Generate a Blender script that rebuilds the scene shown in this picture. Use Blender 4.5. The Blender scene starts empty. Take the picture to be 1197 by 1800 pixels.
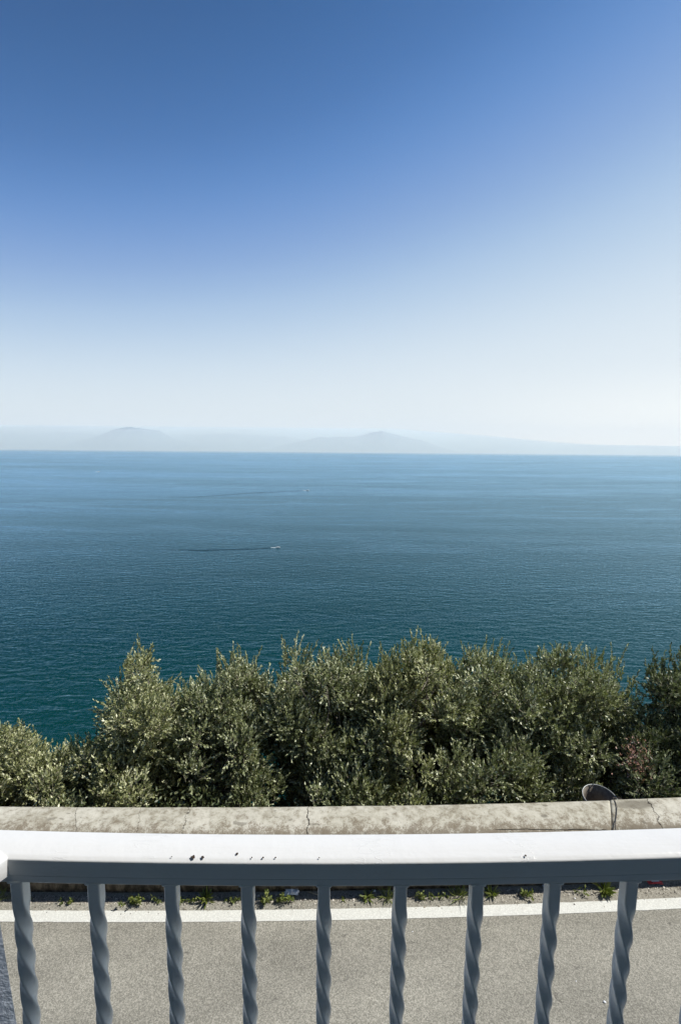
import bpy, math, random
import numpy as np
from mathutils import Vector, Matrix, noise as mnoise
R = math.radians
C = bpy.context.scene.collection
sc = bpy.context.scene
rng = np.random.default_rng(7)
random.seed(7)

# ------------------------------------------------------------------ camera
CAM_H = 5.0
PITCH, ROLL = R(7.45), R(0.5)
FWD = Vector((0, math.cos(PITCH), -math.sin(PITCH)))
UP0 = Vector((0, math.sin(PITCH), math.cos(PITCH)))
RT0 = Vector((1, 0, 0))
RT = RT0 * math.cos(ROLL) + UP0 * math.sin(ROLL)
UP = UP0 * math.cos(ROLL) - RT0 * math.sin(ROLL)
EYE = Vector((0, 0, CAM_H))
cam_d = bpy.data.cameras.new('camera')
cam_d.sensor_fit = 'VERTICAL'; cam_d.sensor_height = 36.0
cam_d.lens = 36.0 * 837 / 1800
cam_d.clip_start = 0.02; cam_d.clip_end = 200000
cam = bpy.data.objects.new('camera', cam_d); C.objects.link(cam)
m = Matrix.Identity(4)
for i in range(3):
    m[i][0] = RT[i]; m[i][1] = UP[i]; m[i][2] = -FWD[i]; m[i][3] = EYE[i]
cam.matrix_world = m
sc.camera = cam

def sight(px, py):
    return FWD * 837 + RT * (px - 598.5) - UP * (py - 900)
def at_z(px, py, z):
    d = sight(px, py); return EYE + d * ((z - EYE.z) / d.z)
def at_y(px, py, y):
    d = sight(px, py); return EYE + d * (y / d.y)

# ------------------------------------------------------------------ world, sun, exposure
SUN_AZ, SUN_EL = R(84), R(50)          # azimuth clockwise from the view direction (+y)
w = bpy.data.worlds.new('World'); sc.world = w; w.use_nodes = True
nt = w.node_tree; nt.nodes.clear()
sky = nt.nodes.new('ShaderNodeTexSky'); sky.sky_type = 'NISHITA'; sky.sun_disc = False
sky.sun_elevation = SUN_EL; sky.sun_rotation = SUN_AZ
sky.altitude = 100; sky.air_density = 1.0; sky.dust_density = 0.6; sky.ozone_density = 1.5
bg = nt.nodes.new('ShaderNodeBackground'); bg.inputs['Strength'].default_value = 0.11
wo = nt.nodes.new('ShaderNodeOutputWorld')
def wn(typ, **ins):
    nd = nt.nodes.new('ShaderNode' + typ)
    for k, v in ins.items():
        k = int(k[1:])
        if isinstance(v, bpy.types.NodeSocket): nt.links.new(v, nd.inputs[k])
        else: nd.inputs[k].default_value = v
    return nd
# humid air over a warm sea: the blue deepens upwards and away from the sun, and pales into a white band above the water
def lin(c, k=1.0):
    return tuple(k * ((v / 255 / 12.92) if v / 255 <= 0.04045 else ((v / 255 + 0.055) / 1.055) ** 2.4) for v in c) + (1.0,)
tc = wn('TexCoord'); sep = wn('SeparateXYZ', _0=tc.outputs['Generated'])
zc = sep.outputs[2]; xc_ = sep.outputs[0]
m1 = wn('Math', _0=zc, _1=0.40); m1.operation = 'MULTIPLY'
m2 = wn('Math', _0=m1.outputs[0], _1=0.05); m2.operation = 'ADD'
m3 = wn('Math', _0=m2.outputs[0], _1=xc_); m3.operation = 'MULTIPLY'
m4 = wn('Math', _0=zc, _1=m3.outputs[0]); m4.operation = 'SUBTRACT'; m4.use_clamp = True
rp = wn('ValToRGB', _0=m4.outputs[0]); cr = rp.color_ramp; cr.interpolation = 'B_SPLINE'
stops = [(0.0, (246, 250, 250)), (0.10, (233, 241, 245)), (0.20, (208, 225, 239)), (0.30, (165, 195, 228)), (0.38, (130, 165, 216)),
    (0.47, (88, 139, 204)), (0.56, (54, 109, 175)), (0.68, (14, 84, 146)), (0.80, (18, 62, 122)), (1.0, (28, 62, 118))]
while len(cr.elements) < len(stops): cr.elements.new(0.5)
for e, (p_, c_) in zip(cr.elements, stops): e.position = p_; e.color = lin(c_)
scl = wn('VectorMath', _0=rp.outputs[0]); scl.operation = 'SCALE'; scl.inputs['Scale'].default_value = 6.4
mxs = wn('Mix'); mxs.data_type = 'RGBA'; mxs.inputs[0].default_value = 0.94
nt.links.new(sky.outputs[0], mxs.inputs[6]); nt.links.new(scl.outputs[0], mxs.inputs[7])
# warmer glare low in the sky on the sun's side
g1 = wn('MapRange', _0=xc_, _1=0.1, _2=0.7, _3=0.0, _4=1.0); g1.interpolation_type = 'SMOOTHSTEP'
g2 = wn('MapRange', _0=zc, _1=0.0, _2=0.17, _3=1.0, _4=0.0); g2.interpolation_type = 'SMOOTHSTEP'
g3 = wn('Math', _0=g1.outputs[0], _1=g2.outputs[0]); g3.operation = 'MULTIPLY'
g4 = wn('VectorMath'); g4.operation = 'SCALE'; g4.inputs[0].default_value = (2.0, 1.5, 0.9); nt.links.new(g3.outputs[0], g4.inputs['Scale'])
g5 = wn('VectorMath', _0=mxs.outputs[2], _1=g4.outputs[0]); g5.operation = 'ADD'
nt.links.new(g5.outputs[0], bg.inputs[0]); nt.links.new(bg.outputs[0], wo.inputs[0])
sl = bpy.data.lights.new('sun', 'SUN'); sl.energy = 4.2; sl.angle = R(0.53); sl.color = (1.0, 0.965, 0.905)
so = bpy.data.objects.new('sun', sl); C.objects.link(so)
sd = Vector((math.sin(SUN_AZ) * math.cos(SUN_EL), math.cos(SUN_AZ) * math.cos(SUN_EL), math.sin(SUN_EL)))
so.rotation_euler = sd.to_track_quat('Z', 'Y').to_euler()
so.location = (20, 5, 30)
sc.view_settings.view_transform = 'Standard'; sc.view_settings.look = 'None'
sc.view_settings.gamma = 1; sc.view_settings.exposure = 0.5
sc.cycles.volume_bounces = 4
sc.cycles.max_bounces = 8

# ------------------------------------------------------------------ node helper
class NT:
    def __init__(s, name):
        s.m = bpy.data.materials.new(name); s.m.use_nodes = True
        s.t = s.m.node_tree; s.t.nodes.clear()
        s.out = s.t.nodes.new('ShaderNodeOutputMaterial')
    def n(s, typ, ins=None, **kw):
        nd = s.t.nodes.new('ShaderNode' + typ)
        for k, v in kw.items(): setattr(nd, k, v)
        for k, v in (ins or {}).items(): s.set(nd, k, v)
        return nd
    def set(s, nd, k, v):
        i = nd.inputs[k]
        if isinstance(v, bpy.types.NodeSocket): s.t.links.new(v, i)
        elif isinstance(v, bpy.types.Node): s.t.links.new(v.outputs[0], i)
        else:
            if i.type == 'RGBA' and len(v) == 3: v = (*v, 1)
            i.default_value = v
    def math(s, op, a, b=0.0, c=None, clamp=False):
        nd = s.n('Math', operation=op, use_clamp=clamp); s.set(nd, 0, a); s.set(nd, 1, b)
        if c is not None: s.set(nd, 2, c)
        return nd.outputs[0]
    def vmath(s, op, a, b=None, scale=None):
        nd = s.n('VectorMath', operation=op); s.set(nd, 0, a)
        if b is not None: s.set(nd, 1, b)
        if scale is not None: s.set(nd, 'Scale', scale)
        return nd.outputs[0]
    def mix(s, f, a, b, mode='MIX'):
        nd = s.n('Mix', data_type='RGBA', blend_type=mode)
        s.set(nd, 0, f); s.set(nd, 6, a); s.set(nd, 7, b)
        return nd.outputs[2]
    def noise(s, vec, scale, detail=4.0, rough=0.55, dist=0.0, out=0):
        nd = s.n('TexNoise', {'Vector': vec, 'Scale': scale, 'Detail': detail, 'Roughness': rough, 'Distortion': dist})
        return nd.outputs[out]
    def ramp(s, f, stops):
        nd = s.n('ValToRGB', {'Fac': f}); el = nd.color_ramp.elements
        while len(el) < len(stops): el.new(0.5)
        for e, (p, c) in zip(el, stops):
            e.position = p; e.color = (c, c, c, 1) if isinstance(c, (int, float)) else (*c, 1)
        return nd.outputs[0]
    def mapr(s, f, a, b, c=0.0, d=1.0, smooth=True):
        nd = s.n('MapRange', {'Value': f, 'From Min': a, 'From Max': b, 'To Min': c, 'To Max': d})
        if smooth: nd.interpolation_type = 'SMOOTHSTEP'
        return nd.outputs[0]
    def vec(s, v, sc_=(1, 1, 1), rot=(0, 0, 0)):
        nd = s.n('Mapping', {'Vector': v, 'Scale': sc_, 'Rotation': rot}); return nd.outputs[0]
    def pos(s): return s.n('NewGeometry').outputs['Position']
    def obj(s): return s.n('TexCoord').outputs['Object']
    def uv(s): return s.n('TexCoord').outputs['UV']
    def bump(s, h, strength, dist, normal=None):
        nd = s.n('Bump', {'Height': h, 'Strength': strength, 'Distance': dist})
        if normal is not None: s.set(nd, 'Normal', normal)
        return nd.outputs[0]
    def bsdf(s, col, rough=0.6, normal=None, **kw):
        p = s.n('BsdfPrincipled'); s.set(p, 'Base Color', col); s.set(p, 'Roughness', rough)
        if normal is not None: s.set(p, 'Normal', normal)
        for k, v in kw.items(): s.set(p, k.replace('_', ' '), v)
        s.t.links.new(p.outputs[0], s.out.inputs[0]); return p

def attr(s, name): return s.n('Attribute', attribute_name=name).outputs['Fac']

# ------------------------------------------------------------------ materials
def water(s, col, rough, nor, k=1.0):
    df = s.n('BsdfDiffuse', {'Color': col})
    gl = s.n('BsdfGlossy', {'Color': (0.54, 0.80, 1.0, 1), 'Roughness': rough, 'Normal': nor})
    fr = s.math('MULTIPLY', s.n('Fresnel', {'IOR': 1.27, 'Normal': nor}).outputs[0], k)
    mx = s.n('MixShader', {0: fr, 1: df.outputs[0], 2: gl.outputs[0]})
    s.t.links.new(mx.outputs[0], s.out.inputs[0]); return s.m

def m_sea():
    s = NT('sea_water'); p = s.pos()
    big = s.noise(s.vec(p, (0.00035, 0.0014, 1)), 1.0, 5, 0.6, 0.6)
    mid = s.noise(s.vec(p, (0.003, 0.012, 1), (0, 0, R(8))), 1.0, 4, 0.55, 0.4)
    # wind patches change how rough the surface is
    patch = s.math('ADD', s.math('MULTIPLY', big, 0.65), s.math('MULTIPLY', mid, 0.35))
    w1 = s.noise(s.vec(p, (0.055, 0.13, 1), (0, 0, R(-24))), 1.0, 2, 0.5, 0.7)
    w2 = s.noise(s.vec(p, (0.16, 0.34, 1), (0, 0, R(-38))), 1.0, 3, 0.6, 0.5)
    w3 = s.noise(s.vec(p, (0.09, 0.2, 1), (0, 0, R(28))), 1.0, 2, 0.5, 0.3)
    h = s.math('ADD', s.math('MULTIPLY', w1, 2.0), s.math('ADD', s.math('MULTIPLY', w2, 0.4), s.math('MULTIPLY', w3, 0.7)))
    amp = s.mapr(patch, 0.35, 0.65, 0.42, 0.66)
    nb = s.bump(h, amp, 0.9)
    rough = s.mapr(patch, 0.38, 0.62, 0.10, 0.18)
    fl = s.noise(p, 0.5, 2, 0.5, out=1)
    v = s.vmath('SUBTRACT', fl, (0.5, 0.5, 0.5)); v = s.vmath('MULTIPLY', v, (0.42, 0.42, 0.0))
    nn = s.vmath('NORMALIZE', s.vmath('ADD', nb, v))
    col = s.mix(s.mapr(patch, 0.35, 0.65), (0.001, 0.024, 0.021), (0.001, 0.030, 0.026))
    lane = s.noise(s.vec(p, (0.0006, 0.0050, 1), (0, 0, R(3))), 1.0, 4, 0.6, 1.0)
    slick = s.math('SUBTRACT', 1.0, s.math('MULTIPLY', s.math('ABSOLUTE', s.math('SUBTRACT', lane, 0.52)), 28.0), clamp=True)
    k = s.math('ADD', s.mapr(patch, 0.36, 0.64, 0.80, 1.06), s.math('MULTIPLY', slick, 0.16))
    return water(s, col, rough, nn, k)

def m_asphalt():
    s = NT('aged_asphalt'); p = s.pos()
    vo = s.n('TexVoronoi', {'Vector': p, 'Scale': 115.0}); agg = s.n('SeparateColor', {0: vo.outputs['Color']}).outputs[0]
    g = s.noise(p, 100, 3, 0.7); g2 = s.noise(p, 260, 2, 0.6)
    f = s.math('ADD', s.math('MULTIPLY', agg, 0.45), s.math('ADD', s.math('MULTIPLY', g, 0.5), s.math('MULTIPLY', g2, 0.35)))
    c = s.ramp(f, [(0.28, (0.125, 0.12, 0.10)), (0.6, (0.24, 0.23, 0.19)), (0.92, (0.40, 0.38, 0.32))])
    lar = s.noise(s.vec(p, (0.5, 1.6, 1)), 1.3, 5, 0.6)
    c = s.mix(1.0, c, s.ramp(lar, [(0.3, 0.80), (0.7, 1.12)]), 'MULTIPLY')
    st = s.noise(s.vec(p, (5.5, 10, 1)), 1.0, 3, 0.6, 0.8)
    c = s.mix(s.mapr(st, 0.64, 0.74, 0, 0.5), c, (0.06, 0.055, 0.05))
    # dusty strip against the wall
    yy = s.n('SeparateXYZ', {0: p}).outputs[1]
    d = s.mapr(s.math('ADD', yy, s.math('MULTIPLY', s.noise(p, 7, 4, 0.6), 0.16)), 4.72, 4.86, 0, 0.55)
    c = s.mix(d, c, s.ramp(s.noise(p, 40, 3, 0.7), [(0.3, (0.13, 0.115, 0.09)), (0.7, (0.42, 0.39, 0.32))]))
    s.bsdf(c, 0.9, s.bump(f, 0.55, 0.006), Specular_IOR_Level=0.25)
    return s.m

def m_line():
    s = NT('road_paint'); p = s.pos()
    g = s.noise(p, 70, 3, 0.7); l = s.noise(p, 9, 4, 0.6)
    c = s.mix(s.mapr(g, 0.35, 0.75), (0.54, 0.54, 0.49), (0.72, 0.72, 0.66))
    c = s.mix(s.mapr(l, 0.55, 0.8, 0, 0.45), c, (0.42, 0.40, 0.35))
    wear = s.mapr(s.math('ADD', s.math('MULTIPLY', g, 0.6), s.math('MULTIPLY', s.noise(p, 22, 3, 0.6), 0.4)), 0.64, 0.70, 0, 0.6)
    c = s.mix(wear, c, (0.25, 0.24, 0.21))
    s.bsdf(c, 0.8, s.bump(g, 0.4, 0.004), Specular_IOR_Level=0.3)
    return s.m

CRACKS = [  # (x at the back edge, slant, wobble, half width, v from, v to)
    (-0.354, -0.05, 0.05, 0.0042, -0.3, 9), (-3.118, -0.49, 0.06, 0.0024, -0.3, 0.5), (-1.789, -0.17, 0.10, 0.003, -0.3, 0.5),
    (3.80, 0.17, 0.08, 0.005, -0.3, 9), (-2.35, -0.25, 0.06, 0.0014, -0.3, 0.45)]
def m_wall():
    s = NT('weathered_concrete'); uv = s.uv(); p = s.pos()
    sp = s.n('SeparateXYZ', {0: uv}); u, v = sp.outputs[0], sp.outputs[1]
    n1 = s.noise(p, 2.2, 6, 0.65); n2 = s.noise(p, 11, 6, 0.7, 0.3); n3 = s.noise(p, 65, 4, 0.7)
    base = s.mix(s.mapr(n2, 0.35, 0.7), (0.475, 0.45, 0.365), (0.275, 0.25, 0.185))
    base = s.mix(s.mapr(n1, 0.45, 0.65, 0, 0.5), base, (0.59, 0.565, 0.48))
    grime = s.math('ADD', s.math('MULTIPLY', n2, 0.55), s.math('MULTIPLY', n3, 0.45))
    # grime gathers on the road side of the coping
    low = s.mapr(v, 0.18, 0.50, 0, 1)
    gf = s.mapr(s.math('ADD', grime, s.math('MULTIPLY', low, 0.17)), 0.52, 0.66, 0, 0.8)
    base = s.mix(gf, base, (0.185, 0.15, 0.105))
    blot = s.mapr(s.noise(s.vec(p, (1, 1.6, 1)), 6.0, 2, 0.5), 0.68, 0.73, 0, 0.6)
    base = s.mix(blot, base, (0.17, 0.155, 0.12))
    speck = s.mapr(s.noise(p, 38, 2, 0.5), 0.70, 0.75, 0, 0.75)
    base = s.mix(speck, base, (0.08, 0.07, 0.055))
    # face below the coping: its shade put in as dark streaky browns
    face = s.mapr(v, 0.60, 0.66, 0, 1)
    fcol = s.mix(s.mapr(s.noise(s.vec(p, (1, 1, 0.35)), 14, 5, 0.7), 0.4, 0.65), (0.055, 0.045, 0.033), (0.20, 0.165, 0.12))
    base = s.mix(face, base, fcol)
    h = s.math('ADD', s.math('MULTIPLY', n2, 0.5), s.math('MULTIPLY', n3, 0.5))
    wob = s.n('SeparateXYZ', {0: s.noise(s.vec(p, (1, 1, 1)), 9, 5, 0.65, out=1)}).outputs[0]
    wob = s.math('SUBTRACT', wob, 0.5)
    tot = None
    for (x0, sl_, wb, hw, v0, v1) in CRACKS:
        d = s.math('SUBTRACT', u, x0)
        d = s.math('ADD', d, s.math('MULTIPLY', v, sl_))
        d = s.math('ABSOLUTE', s.math('ADD', d, s.math('MULTIPLY', wob, wb * 2)))
        k = s.mapr(d, hw * 0.5, hw * 1.8, 1, 0)
        k = s.math('MULTIPLY', k, s.mapr(v, v1 - 0.1, v1, 1, 0))
        tot = k if tot is None else s.math('MAXIMUM', tot, k)
    # long lengthwise crack near the front of the coping
    d = s.math('ABSOLUTE', s.math('ADD', s.math('SUBTRACT', v, 0.405), s.math('ADD', s.math('MULTIPLY', wob, 0.03), s.math('MULTIPLY', s.math('SUBTRACT', u, 2.0), -0.03))))
    k = s.math('MULTIPLY', s.mapr(d, 0.002, 0.007, 1, 0), s.math('MULTIPLY', s.mapr(u, 1.75, 1.85, 0, 1), s.mapr(u, 3.12, 3.25, 1, 0)))
    tot = s.math('MAXIMUM', tot, k)
    for (a, b, r) in ((2.417, 0.25, 0.036), (2.50, 0.08, 0.03), (3.62, 0.12, 0.13)):
        dd = s.vmath('SUBTRACT', uv, (a, b, 0)); dd = s.vmath('MULTIPLY', dd, (0.75 if r < .1 else 0.5, 1.3, 0))
        ln = s.n('VectorMath', operation='LENGTH'); s.set(ln, 0, dd)
        q = s.math('ADD', ln.outputs['Value'], s.math('MULTIPLY', wob, 0.05))
        base = s.mix(s.mapr(q, r * 0.55, r * 1.1, 0.7, 0), base, (0.13, 0.115, 0.085))
    base = s.mix(s.math('MULTIPLY', tot, 0.9), base, (0.03, 0.025, 0.02))
    hh = s.math('SUBTRACT', h, s.math('MULTIPLY', tot, 1.2))
    s.bsdf(base, 0.92, s.bump(hh, 0.7, 0.012), Specular_IOR_Level=0.2)
    return s.m

def m_paint(name='white_gloss_paint', col=(0.66, 0.662, 0.652), rough=0.25):
    s = NT(name); p = s.obj()
    a = s.noise(s.vec(p, (3, 18, 30)), 1.0, 3, 0.55, 1.2)
    a2 = s.noise(p, 26, 3, 0.6); a3 = s.noise(p, 160, 2, 0.5)
    # wrinkled drips of thick paint
    wv = s.noise(s.vec(p, (14, 60, 90)), 1.0, 2, 0.5, 2.2)
    rid = s.math('SUBTRACT', 1.0, s.math('MULTIPLY', s.math('ABSOLUTE', s.math('SUBTRACT', wv, 0.5)), 40.0), clamp=True)
    rid = s.math('MULTIPLY', rid, s.mapr(s.noise(p, 9, 2, 0.5), 0.56, 0.64))
    h = s.math('ADD', s.math('MULTIPLY', a, 0.9), s.math('ADD', s.math('MULTIPLY', a2, 0.7), s.math('MULTIPLY', a3, 0.08)))
    h = s.math('ADD', h, s.math('MULTIPLY', rid, 0.25))
    c = s.mix(s.mapr(s.noise(p, 11, 5, 0.7), 0.62, 0.78, 0, 0.35), col, (0.55, 0.55, 0.52))
    s.bsdf(c, rough, s.bump(h, 0.5, 0.0022), Specular_IOR_Level=0.5)
    return s.m

def m_simple(name, c1, c2, scale=20, rough=0.8, bump=0.3, bd=0.005, lo=0.35, hi=0.65, metal=0.0):
    s = NT(name); p = s.obj(); n = s.noise(p, scale, 5, 0.65)
    s.bsdf(s.mix(s.mapr(n, lo, hi), c1, c2), rough, s.bump(n, bump, bd), Metallic=metal)
    return s.m

def m_leaf(name, ca, cb, cc, rough=0.42, trans=0.14):
    s = NT(name); t = attr(s, 'tint')
    c = s.ramp(t, [(0.0, ca), (0.5, cb), (1.0, cc)])
    p = s.bsdf(c, rough, Specular_IOR_Level=0.5)
    tr = s.n('BsdfTranslucent', {'Color': s.mix(1.0, c, (0.9, 1.0, 0.45), 'MULTIPLY')})
    mx = s.n('MixShader', {0: trans, 1: p.outputs[0], 2: tr.outputs[0]})
    s.t.links.new(mx.outputs[0], s.out.inputs[0])
    return s.m

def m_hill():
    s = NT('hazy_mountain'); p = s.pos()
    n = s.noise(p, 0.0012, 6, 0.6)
    s.bsdf(s.mix(s.mapr(n, 0.4, 0.6), (0.15, 0.22, 0.28), (0.24, 0.30, 0.34)), 0.95)  # pale blue of distance haze put into the rock colour
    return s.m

M = dict(
    sea=m_sea(), asphalt=m_asphalt(), line=m_line(), wall=m_wall(), paint=m_paint(),
    plaster=m_simple('plaster', (0.42, 0.47, 0.55), (0.50, 0.55, 0.63), 60, 0.9, 0.9, 0.006),  # bluish tone of skylit shade put into the base colour
    floor=m_simple('balcony_tiles', (0.14, 0.165, 0.19), (0.17, 0.20, 0.225), 8, 0.6),  # bluish tone picked for the light it bounces onto the railing
    soil=m_simple('soil', (0.035, 0.03, 0.02), (0.09, 0.075, 0.05), 3, 0.95, 0.8, 0.05),
    bark=m_simple('bark', (0.10, 0.085, 0.065), (0.25, 0.22, 0.18), 30, 0.9, 0.8, 0.01),
    twig=m_simple('twig', (0.22, 0.20, 0.14), (0.36, 0.32, 0.24), 30, 0.8, 0.2, 0.002),
    leaf=m_leaf('grey_green_leaf', (0.065, 0.09, 0.03), (0.30, 0.325, 0.155), (0.76, 0.78, 0.56)),  # pale end of the ramp paints silvery highlights onto some leaves
    leaf_warm=m_leaf('olive_leaf', (0.08, 0.105, 0.035), (0.34, 0.355, 0.16), (0.80, 0.80, 0.54)),
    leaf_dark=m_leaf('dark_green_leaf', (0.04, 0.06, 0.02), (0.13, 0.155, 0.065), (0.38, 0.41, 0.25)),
    fleck_red=m_leaf('reddish_fleck', (0.26, 0.12, 0.08), (0.46, 0.24, 0.18), (0.62, 0.40, 0.32)),
    weed=m_leaf('weed_leaf', (0.05, 0.075, 0.015), (0.15, 0.19, 0.04), (0.36, 0.38, 0.12), 0.5, 0.3),
    weed_dry=m_leaf('dry_weed_leaf', (0.10, 0.07, 0.03), (0.25, 0.20, 0.08), (0.35, 0.32, 0.14), 0.6, 0.2),
    grit=m_leaf('grit', (0.05, 0.045, 0.04), (0.30, 0.27, 0.21), (0.62, 0.58, 0.50), 0.9, 0.0),
    zinc=m_simple('galvanised_metal', (0.12, 0.10, 0.08), (0.21, 0.185, 0.15), 14, 0.6, 0.3, 0.003, metal=0.3),
    zinc_rim=m_simple('galvanised_rim', (0.26, 0.27, 0.26), (0.38, 0.39, 0.38), 14, 0.45, 0.2, 0.002, metal=0.4),
    rust=m_simple('rust', (0.02, 0.014, 0.01), (0.06, 0.035, 0.02), 400, 0.9, 0.3, 0.001),
    wire=m_simple('wire', (0.03, 0.027, 0.025), (0.06, 0.05, 0.045), 40, 0.6),
    paper=m_simple('paper', (0.72, 0.74, 0.76), (0.82, 0.83, 0.84), 30, 0.7),
    red=m_simple('red_wrapper', (0.55, 0.03, 0.03), (0.65, 0.06, 0.05), 30, 0.4),
    hill=m_hill(),
    hull=m_simple('boat_white', (0.8, 0.8, 0.78), (0.8, 0.8, 0.78), 3, 0.4),
    glass=m_simple('boat_glass', (0.02, 0.03, 0.04), (0.03, 0.04, 0.05), 3, 0.1),
    foam=m_simple('foam', (0.75, 0.78, 0.78), (0.8, 0.8, 0.8), 3, 0.9),
    house=m_simple('house_plaster', (0.26, 0.32, 0.38), (0.31, 0.37, 0.43), 6, 0.9),  # unseen house; bluish tone sends cool bounce light onto the shaded railing
    wood=m_simple('shutter_wood', (0.05, 0.08, 0.05), (0.07, 0.10, 0.065), 10, 0.6),
)

# ------------------------------------------------------------------ mesh helpers
def mesh_obj(name, V, F, mat, parent=None, smooth=False, tint=None):
    V = np.asarray(V, dtype=np.float32).reshape(-1, 3)
    me = bpy.data.meshes.new(name)
    if isinstance(F, np.ndarray):
        k = F.shape[1]; nf = F.shape[0]
        me.vertices.add(len(V)); me.vertices.foreach_set('co', V.ravel())
        me.loops.add(nf * k); me.loops.foreach_set('vertex_index', F.astype(np.int32).ravel())
        me.polygons.add(nf)
        me.polygons.foreach_set('loop_start', np.arange(0, nf * k, k, dtype=np.int32))
        me.polygons.foreach_set('loop_total', np.full(nf, k, dtype=np.int32))
        me.update(calc_edges=True)
    else:
        me.from_pydata(V.tolist(), [], F); me.update()
    if smooth: me.polygons.foreach_set('use_smooth', [True] * len(me.polygons))
    if tint is not None:
        a = me.attributes.new('tint', 'FLOAT', 'POINT'); a.data.foreach_set('value', np.asarray(tint, dtype=np.float32))
    me.materials.append(mat)
    o = bpy.data.objects.new(name, me); C.objects.link(o)
    if parent is not None: o.parent = parent
    return o

def tag(o, label=None, cat=None, group=None, kind=None):
    if label: o['label'] = label
    if cat: o['category'] = cat
    if group: o['group'] = group
    if kind: o['kind'] = kind
    return o
def empty(name, loc=(0, 0, 0), rz=0):
    o = bpy.data.objects.new(name, None); C.objects.link(o); o.location = loc; o.rotation_euler = (0, 0, rz)
    o.empty_display_size = 0.2
    return o

class MB:
    def __init__(s): s.v = []; s.f = []
    def add(s, V, F):
        b = len(s.v); s.v += [tuple(p) for p in V]; s.f += [tuple(i + b for i in f) for f in F]
    def box(s, x0, x1, y0, y1, z0, z1):
        s.add([(x0, y0, z0), (x1, y0, z0), (x1, y1, z0), (x0, y1, z0), (x0, y0, z1), (x1, y0, z1), (x1, y1, z1), (x0, y1, z1)],
              [(0, 3, 2, 1), (4, 5, 6, 7), (0, 1, 5, 4), (1, 2, 6, 5), (2, 3, 7, 6), (3, 0, 4, 7)])
    def tube(s, pts, rad, n=8, cap=True):
        pts = [Vector(p) for p in pts]
        if isinstance(rad, (int, float)): rad = [rad] * len(pts)
        V = []; a = None
        for i, p in enumerate(pts):
            d = (pts[min(i + 1, len(pts) - 1)] - pts[max(i - 1, 0)]).normalized()
            if a is None: a = d.orthogonal().normalized()
            a = (a - d * a.dot(d)).normalized(); b = d.cross(a)
            for k in range(n):
                t = 2 * math.pi * k / n
                V.append(p + (a * math.cos(t) + b * math.sin(t)) * rad[i])
        F = []
        for i in range(len(pts) - 1):
            for k in range(n):
                F.append((i * n + k, i * n + (k + 1) % n, (i + 1) * n + (k + 1) % n, (i + 1) * n + k))
        if cap: F.append(tuple(range(n))[::-1]); F.append(tuple((len(pts) - 1) * n + k for k in range(n)))
        s.add(V, F)
    def sweep(s, path, prof, closed=True, cap=True):
        """path: function list of (origin, side, up); prof: list of (a, b)"""
        n = len(prof); V = []
        for (o, sd_, u) in path:
            for a, b in prof: V.append(Vector(o) + Vector(sd_) * a + Vector(u) * b)
        F = []
        for i in range(len(path) - 1):
            for k in range(n if closed else n - 1):
                F.append((i * n + k, i * n + (k + 1) % n, (i + 1) * n + (k + 1) % n, (i + 1) * n + k))
        if cap and closed: F.append(tuple(range(n))[::-1]); F.append(tuple((len(path) - 1) * n + k for k in range(n)))
        s.add(V, F)
    def build(s, name, mat, parent=None, smooth=False):
        return mesh_obj(name, s.v, s.f, mat, parent, smooth)

SEA_Z = -165.0
def wall_y(x):                      # front foot of the parapet
    xc = max(-7.0, min(7.0, x))
    return 4.81 + 0.028 * xc + 0.004 * xc * xc + (x - xc) * (0.028 + 0.008 * xc)

# ------------------------------------------------------------------ sea and distant coast
def build_sea():
    # fan of rings reaching the horizon
    V = []; F = []
    ys = [-400, 0, 100, 200, 400, 800, 1600, 3200, 6400, 12800, 25600, 60000]
    xs = [-60000, -25000, -10000, -4000, -1500, -600, -200, 0, 200, 600, 1500, 4000, 10000, 25000, 60000]
    for y in ys:
        for x in xs: V.append((x, y, SEA_Z))
    nx = len(xs)
    for j in range(len(ys) - 1):
        for i in range(nx - 1): F.append((j * nx + i, j * nx + i + 1, (j + 1) * nx + i + 1, (j + 1) * nx + i))
    tag(mesh_obj('sea', V, F, M['sea']), kind='structure')
build_sea()

def ridge(name, pts, dist, depth, seed):
    """pts: (photo x, photo y) of the skyline; a rugged massif of real depth"""
    P = [at_y(px, py, dist) for px, py in pts]
    xs = np.linspace(P[0].x, P[-1].x, 160)
    top = np.interp(xs, [p.x for p in P], [p.z for p in P])
    top = np.array([z + 110 * mnoise.fractal(Vector((x * 0.00035, seed, 0.5)), 0.8, 2.1, 6) * min(1, (z - SEA_Z) / 700) for x, z in zip(xs, top)])
    ts = np.linspace(-1, 1, 21); V = []; F = []
    for t in ts:
        for x, z in zip(xs, top):
            e = max(0, 1 - abs(t) ** 1.3)
            n = mnoise.fractal(Vector((x * 0.0006, t * depth * 0.0006, seed)), 1.0, 2.0, 5)
            h = (z - SEA_Z) * e * (1 + 0.10 * n * (1 if t else 0.25)) + 40 * n * e
            V.append((x, dist + t * depth + 300 * n, SEA_Z - 5 + max(0, h)))
    nx = len(xs)
    for j in range(len(ts) - 1):
        for i in range(nx - 1): F.append((j * nx + i, j * nx + i + 1, (j + 1) * nx + i + 1, (j + 1) * nx + i))
    return tag(mesh_obj(name, V, F, M['hill'], smooth=True), kind='structure')
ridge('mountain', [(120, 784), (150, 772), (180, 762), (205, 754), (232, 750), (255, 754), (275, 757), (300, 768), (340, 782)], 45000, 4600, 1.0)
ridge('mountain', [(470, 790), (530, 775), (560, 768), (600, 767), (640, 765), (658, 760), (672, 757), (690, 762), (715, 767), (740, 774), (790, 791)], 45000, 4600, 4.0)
ridge('hills', [(-300, 785), (-60, 768), (20, 762), (60, 765), (100, 758), (160, 764), (260, 767), (330, 764), (420, 762), (500, 767), (560, 778), (640, 787)], 52000, 4400, 8.0)

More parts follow.
